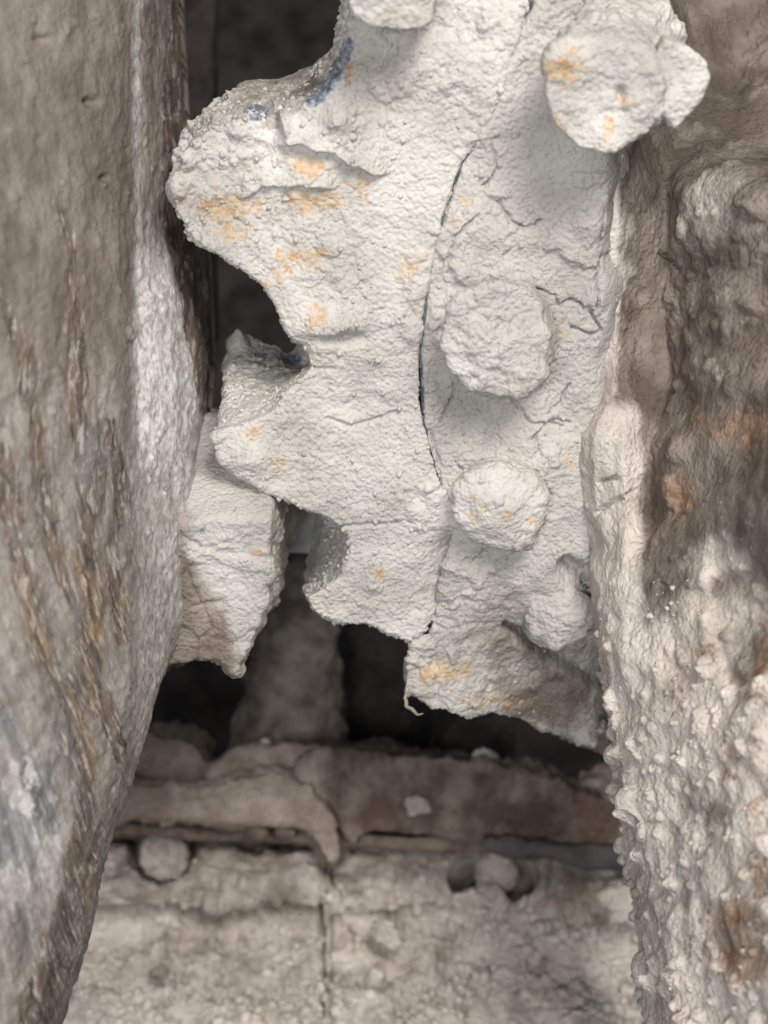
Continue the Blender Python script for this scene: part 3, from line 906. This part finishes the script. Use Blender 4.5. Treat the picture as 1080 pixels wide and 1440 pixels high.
sheet('wall_face', G, dsp, M_WALL, casing, dict(stain=stain, bare=PX.ravel() * 0, dirt_shade=dirt_shade), 0.03)
Nw = vnormals(Vg, grid_faces(*PX.shape))
Nw *= np.sign((Nw * -Vg).sum(1))[:, None]
cell = np.linalg.norm(np.gradient(G, axis=0), axis=-1).ravel() * np.linalg.norm(np.gradient(G, axis=1), axis=-1).ravel()
crumbs(casing, Vg + Nw * dsp[:, None], Nw, cell * (0.0002 + patch), 1500, 0.0004, 0.0017, 3, M_WALL)

# ------------------------------------------------------------------ dark depth of the machine
def tube_profile(name, pts, y0, mat, label, cat, rad_px, group=None, seed=0):
    """upright rounded casting: lathe-like half round with bulges"""
    rows_, nn = 110, 80
    P = []
    for i in range(rows_):
        t = i / (rows_ - 1) * (len(pts) - 1)
        cx = np.interp(t, np.arange(len(pts)), [p[0] for p in pts])
        cy = np.interp(t, np.arange(len(pts)), [p[1] for p in pts])
        rr = np.interp(t, np.arange(len(pts)), [p[2] for p in pts])
        c = at(cx, cy, y0)
        r = rr / FPX * y0
        a = np.arange(nn) / nn * 2 * math.pi
        P.append(c + np.stack([r * np.cos(a), r * np.sin(a), 0 * a], 1))
    P = np.array(P)
    V = P.reshape(-1, 3)
    Fq = []
    for i in range(rows_ - 1):
        for j in range(nn):
            Fq.append([i * nn + j, (i + 1) * nn + j, (i + 1) * nn + (j + 1) % nn, i * nn + (j + 1) % nn])
    for i0 in (0, (rows_ - 1) * nn):
        for j in range(0, nn // 2 - 1):
            Fq.append([i0 + j, i0 + j + 1, i0 + nn - 2 - j, i0 + nn - 1 - j])
    Fq = np.array(Fq)
    N = vnormals(V, Fq)
    V = V + N * (0.016 * fbm(V, .06, 5, seed, .6) + clods(V, .018, .4, .15, .48, seed + 1, .8))[:, None]
    o = make_mesh(name, V, Fq, mat)
    return tag(o, label, cat, group)


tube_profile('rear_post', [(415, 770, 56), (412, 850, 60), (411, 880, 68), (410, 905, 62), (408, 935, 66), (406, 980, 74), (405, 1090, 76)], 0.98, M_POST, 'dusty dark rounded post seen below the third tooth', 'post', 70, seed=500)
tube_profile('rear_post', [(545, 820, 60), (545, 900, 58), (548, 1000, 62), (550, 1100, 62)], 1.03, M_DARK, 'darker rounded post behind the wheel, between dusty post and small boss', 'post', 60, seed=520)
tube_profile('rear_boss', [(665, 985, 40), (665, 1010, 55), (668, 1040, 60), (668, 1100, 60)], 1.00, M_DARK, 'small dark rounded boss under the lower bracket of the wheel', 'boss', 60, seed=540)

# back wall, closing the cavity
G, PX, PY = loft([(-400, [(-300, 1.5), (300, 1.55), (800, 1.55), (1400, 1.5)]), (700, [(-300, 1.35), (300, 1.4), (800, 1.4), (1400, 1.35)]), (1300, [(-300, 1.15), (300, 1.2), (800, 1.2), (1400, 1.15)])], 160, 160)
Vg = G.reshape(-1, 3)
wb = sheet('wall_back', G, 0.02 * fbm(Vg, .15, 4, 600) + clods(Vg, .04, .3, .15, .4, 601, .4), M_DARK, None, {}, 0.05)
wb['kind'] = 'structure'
wb['label'] = 'back wall of the machine cavity, coloured dark for its shade'

# dark hanging liner seen in the upper cavity, left of the wheel
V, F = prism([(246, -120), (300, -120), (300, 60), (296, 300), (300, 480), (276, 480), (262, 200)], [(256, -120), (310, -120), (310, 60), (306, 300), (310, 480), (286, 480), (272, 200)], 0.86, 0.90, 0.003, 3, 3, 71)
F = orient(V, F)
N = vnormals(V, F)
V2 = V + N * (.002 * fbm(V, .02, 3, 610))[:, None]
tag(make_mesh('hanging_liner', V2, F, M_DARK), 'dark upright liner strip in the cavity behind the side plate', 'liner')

# ------------------------------------------------------------------ lower liners, rail and bolts
def liner(name, x0, x1, label, seed, boltc, extra_dirt, holes):
    t = empty(name, at((x0 + x1) / 2, 1500, 0.86), label, 'liner plate', 'liner plates at the bottom')
    rows_ = []
    for py, dz in ((1150, 1.0), (1185, .955), (1200, .94), (1270, .915), (1290, .925), (1310, .92), (1380, .895), (1480, .865), (1560, .85)):
        rows_.append((py, [(x0 + (x1 - x0) * q + 5 * math.sin(py * .11 + seed + q * 3), dz + .006 * math.sin(py * .05 + 4 * q + seed)) for q in (0, .33, .67, 1)]))
    G, PX, PY = loft(rows_, int((x1 - x0) / 1.8), 300)
    Vg = G.reshape(-1, 3)
    lowz = sstep(PY, 1270, 1310).ravel()
    if x0 > 400:
        lowz = sstep(PY - 0.045 * (PX - 460), 1225, 1265).ravel() * (1 - 0.0)
    d = 0.009 * fbm(Vg, .045, 4, seed) + .003 * fbm(Vg, .010, 3, seed + 1)
    d += 0.004 * sstep(fbm(Vg, .03, 4, seed + 5), 0.02, .08)
    d += (0.5 + 1.1 * lowz) * (clods(Vg, .008, .45, .15, .5, seed + 2, .9) + clods(Vg, .014, .45, .15, .48, seed + 3, 1.0))
    d -= 0.008 * lowz
    d -= (.007 + .009 * fbm(Vg, .03, 3, seed + 6)) * (np.exp(-((PX - x1) / 6) ** 2) + np.exp(-((PX - x0) / 6) ** 2)).ravel()
    for (x, y, rx, ry, dep) in holes:
        q = ((PX - x) / rx) ** 2 + ((PY - y) / ry) ** 2
        d -= dep * (1 - sstep(q, .75, 1.15)).ravel()
    dirt_shade = np.clip(extra_dirt(PX, PY).ravel() + .38 * (1 - lowz), 0, 1)
    stain = spots(PX, PY, [(860, 1295, 40, 12, .8), (800, 1270, 50, 30, .35), (300, 1230, 120, 40, .15)]).ravel()
    sheet('plate_face', G, d, M_LINER, t, dict(stain=stain, bare=PX.ravel() * 0, dirt_shade=dirt_shade), 0.05)
    Nl = vnormals(Vg, grid_faces(*PX.shape))
    Nl *= np.sign((Nl * -Vg).sum(1))[:, None]
    crumbs(t, Vg + Nl * d[:, None], Nl, .04 + lowz, 1900, .0010, .0040, seed, M_CLOD)
    for i, (cx, cy, rx, ry, dep, h) in enumerate(boltc):
        a0 = ring(cx, cy, rx, ry, 10, seed + i, .05)
        a1 = ring(cx + 2, cy - 8, rx * 1.05, ry * 1.05, 10, seed + i, .05)
        A = at(np.array(a0)[:, 0], np.array(a0)[:, 1], dep)
        n = len(a0)
        B = at(np.array(a1)[:, 0], np.array(a1)[:, 1], dep + h)
        V, F = remesh(np.vstack([A, B]), [list(range(n)), list(range(2 * n - 1, n - 1, -1))] + [[(i_ + 1) % n, i_, n + i_, n + (i_ + 1) % n] for i_ in range(n)], .0014, 7)
        F = orient(V, F)
        N = vnormals(V, F)
        V = V + N * (crust(V, .7, seed + 9))[:, None]
        make_mesh('bolt', V, F, M_LINER, t, dict(stain=np.zeros(len(V)), bare=np.zeros(len(V)), dirt_shade=np.full(len(V), .45)))
    return t


liner('liner_plate', 40, 456, 'pale gritty liner plate with one round bolt, below the worn side plate', 700, [(230, 1203, 36, 38, .926, .05)],
      lambda X, Y: .0 + .35 * spots(X, Y, [(400, 1300, 60, 40, 1), (240, 1190, 80, 40, .8)]) - .15 * sstep(Y, 1290, 1330), [(228, 1200, 48, 42, .010)])
liner('liner_plate', 460, 912, 'greyer liner plate with an oval bolt pocket, below the hub', 740, [(697, 1228, 27, 27, .940, .05)],
      lambda X, Y: .14 + .08 * sstep(Y, 1270, 1300) + .3 * spots(X, Y, [(800, 1260, 60, 40, 1), (560, 1270, 70, 40, .6), (680, 1230, 70, 40, .4)]), [(693, 1236, 62, 36, .045)])

# brown rail over the liners
def bar(name, top, bot, d0, d1, mat, label=None, cat=None, seed=0, amp=1.0, parent=None, attrs=None, voxel=.0016):
    """rounded bar between an upper and a lower picture line"""
    n = len(top)
    fr = [(x, y) for x, y in top] + [(x, y) for x, y in bot[::-1]]
    A = resample(np.array(fr, float), 14)
    P = at(A[:, 0], A[:, 1], d0)
    Q = at(A[:, 0] + 0, A[:, 1] - 6, d1)
    n = len(A)
    V, F = remesh(np.vstack([P, Q]), [list(range(n)), list(range(2 * n - 1, n - 1, -1))] + [[(i + 1) % n, i, n + i, n + (i + 1) % n] for i in range(n)], voxel, 26)
    F = orient(V, F)
    N = vnormals(V, F)
    V = V + N * (amp * (crust(V, 1.1, seed) + .006 * fbm(V, .03, 4, seed + 20)) - 0.0005)[:, None]
    z = np.zeros(len(V))
    o = make_mesh(name, V, F, mat, parent, attrs(V) if attrs else dict(stain=z, bare=z, dirt_shade=z))
    if label:
        tag(o, label, cat)
    return o


def rail_attr(V):
    px, py = proj(V)
    return dict(stain=px * 0, bare=px * 0, dirt_shade=np.clip(.75 + .35 * sstep(px, 450, 600) - .35 * spots(px, py, [(400, 1110, 70, 40, 1), (500, 1190, 60, 30, .8), (240, 1060, 60, 30, .7)]), 0, 1))


M_RAILC = crust_material('dusty_brown_rail', (0.46, 0.395, 0.34), (0.25, 0.195, 0.16), (0.10, 0.072, 0.056), 1.0, 0.5, (0.13, 0.092, 0.072), (0.27, 0.22, 0.18))
M_BLUED = crust_material('dusty_blue_grey_rod', (0.12, 0.108, 0.098), (0.07, 0.068, 0.068), (0.035, 0.036, 0.04), 0.8)
rail = empty('guide_rail', at(540, 1180, 0.93), 'brown dust-streaked steel rail running across above the liner plates', 'rail')
bar('rail_hump', [(292, 1082), (330, 1058), (400, 1047), (470, 1051)], [(292, 1118), (330, 1122), (400, 1116), (470, 1110)], .918, .99, M_RAILC, seed=800, parent=rail, attrs=lambda V: dict(stain=V[:, 0] * 0, bare=V[:, 0] * 0, dirt_shade=V[:, 0] * 0 + .35))
bar('upper_rail', [(412, 1082), (440, 1056), (480, 1052), (600, 1062), (700, 1078), (780, 1095), (890, 1150), (960, 1170)],
    [(500, 1196), (505, 1190), (515, 1176), (600, 1176), (700, 1186), (780, 1190), (890, 1195), (960, 1200)], .905, .99, M_RAILC, seed=805, parent=rail, attrs=rail_attr)
bar('rust_pad', [(346, 1163), (378, 1164)], [(346, 1181), (378, 1182)], .899, .93, M_RAIL, seed=811, amp=.3, parent=rail)
bar('rust_pad', [(384, 1164), (421, 1165)], [(384, 1182), (421, 1183)], .899, .93, M_RAIL, seed=812, amp=.3, parent=rail)
bar('blue_rod', [(680, 1180), (740, 1182), (800, 1190), (960, 1204)], [(680, 1198), (740, 1204), (800, 1214), (960, 1228)], .893, .915, M_BLUED, seed=850, amp=.6, parent=rail)
bar('rail_shoe', [(60, 1050), (200, 1036), (262, 1040), (288, 1062), (300, 1095)], [(60, 1160), (200, 1165), (262, 1165), (290, 1162), (320, 1150)], .925, .99, M_RAILC, seed=820, parent=rail, attrs=rail_attr)
bar('lower_rail', [(60, 1150), (300, 1160), (440, 1168), (520, 1172), (700, 1178), (800, 1186), (960, 1196)],
    [(60, 1172), (300, 1182), (440, 1190), (520, 1194), (700, 1202), (800, 1214), (960, 1226)], .915, .97, M_RAILC, seed=840, amp=.5, parent=rail, attrs=rail_attr)
# dusty shelf in front, its far end curving down over the joint of the two liners
bar('dusty_shelf', [(60, 1096), (200, 1102), (300, 1104), (350, 1092), (395, 1086), (430, 1102), (458, 1132), (478, 1170), (482, 1200)], [(60, 1150), (200, 1154), (300, 1157), (350, 1158), (395, 1160), (425, 1170), (446, 1188), (458, 1210), (470, 1222)], .893, .935, M_RAILC, seed=860, amp=.8, parent=rail,
    attrs=lambda V: dict(stain=V[:, 0] * 0, bare=V[:, 0] * 0, dirt_shade=V[:, 0] * 0 + .32))

# wedge block in the dark, right end of the rail
bar('wedge_block', [(815, 1105), (850, 1092), (900, 1100), (930, 1120)], [(825, 1128), (860, 1142), (900, 1148), (930, 1150)], .93, .97, M_HUB, 'dusty wedge block in shadow at the end of the brown rail', 'block', 870,
    attrs=lambda V: dict(stain=V[:, 0] * 0, bare=V[:, 0] * 0, dirt_shade=V[:, 0] * 0 + .8))


# ------------------------------------------------------------------ loose clods and crumbs
def clod(name, px_, py_, dep, rx, ry, seed, label, cat='dust clod', mat=M_CLOD, group='loose clods', dirt_shade=.1):
    u = np.linspace(0, math.pi, 22)
    v = np.linspace(0, 2 * math.pi, 33)[:-1]
    c = at(px_, py_, dep)
    s = dep / FPX
    P = np.array([[math.sin(a) * math.cos(b), math.sin(a) * math.sin(b), math.cos(a)] for a in u for b in v])
    r = 0.9 + .6 * fbm(P + seed * 3.1, .9, 5, seed, .65) + .3 * sstep(fbm(P + seed, .6, 3, seed + 1), 0, .1)
    V = c + P * r[:, None] * np.array([rx * s, (rx + ry) / 2 * s, ry * s])
    nn = len(v)
    Fq = [[i * nn + j, (i + 1) * nn + j, (i + 1) * nn + (j + 1) % nn, i * nn + (j + 1) % nn] for i in range(len(u) - 1) for j in range(nn)]
    z = np.zeros(len(V))
    o = make_mesh(name, V, Fq, mat, None, dict(stain=z, bare=z, dirt_shade=z + dirt_shade))
    return tag(o, label, cat, group)


clod('dust_clod', 545, 1313, .908, 20, 18, 11, 'pale clod lying on the greyer liner plate near its seam')
clod('dust_clod', 878, 1272, .895, 30, 28, 12, 'large pale clod against the casing wall, on the liner with the oval pocket')
clod('dust_clod', 586, 1134, .908, 16, 15, 13, 'pale three-cornered flake stuck on the front of the brown rail', dirt_shade=.45)
clod('dust_clod', 682, 1068, .925, 17, 13, 14, 'dusty clod sitting on top of the brown rail under the bracket', dirt_shade=.4)
clod('dust_clod', 224, 1368, .885, 12, 10, 15, 'small dark grey pebble on the pale gritty liner plate', 'pebble', M_POST)
clod('dust_clod', 372, 1046, .93, 8, 7, 16, 'tiny pale crumb on the rail where it begins beside its shoe')

# wisp of dusty fibre hanging from the lowest tooth
pts = [(575, 968), (568, 980), (572, 990), (581, 994), (586, 1002), (594, 1004)]
cs = np.array([at(x, y, .69) for x, y in pts])
tq = np.linspace(0, len(pts) - 1, 24)
cs = np.stack([np.interp(tq, np.arange(len(pts)), cs[:, c]) for c in range(3)], 1)
cs += 0.0012 * np.stack([vnoise(cs + 3.3 * c, .004, 77 + c) for c in range(3)], 1)
an = np.arange(8) / 8 * 2 * math.pi
rr = 0.0007 * np.sin(np.linspace(0.25, math.pi - 0.15, 24)) + 0.0002
Vw = (cs[:, None] + rr[:, None, None] * np.stack([np.cos(an), 0 * an, np.sin(an)], 1)[None]).reshape(-1, 3)
Fw = [[i * 8 + j, i * 8 + (j + 1) % 8, (i + 1) * 8 + (j + 1) % 8, (i + 1) * 8 + j] for i in range(23) for j in range(8)]
fw = make_mesh('fibre_wisp', Vw, Fw, M_POST)
tag(fw, 'short pale wisp of fibre hanging below the lowest tooth', 'fibre')
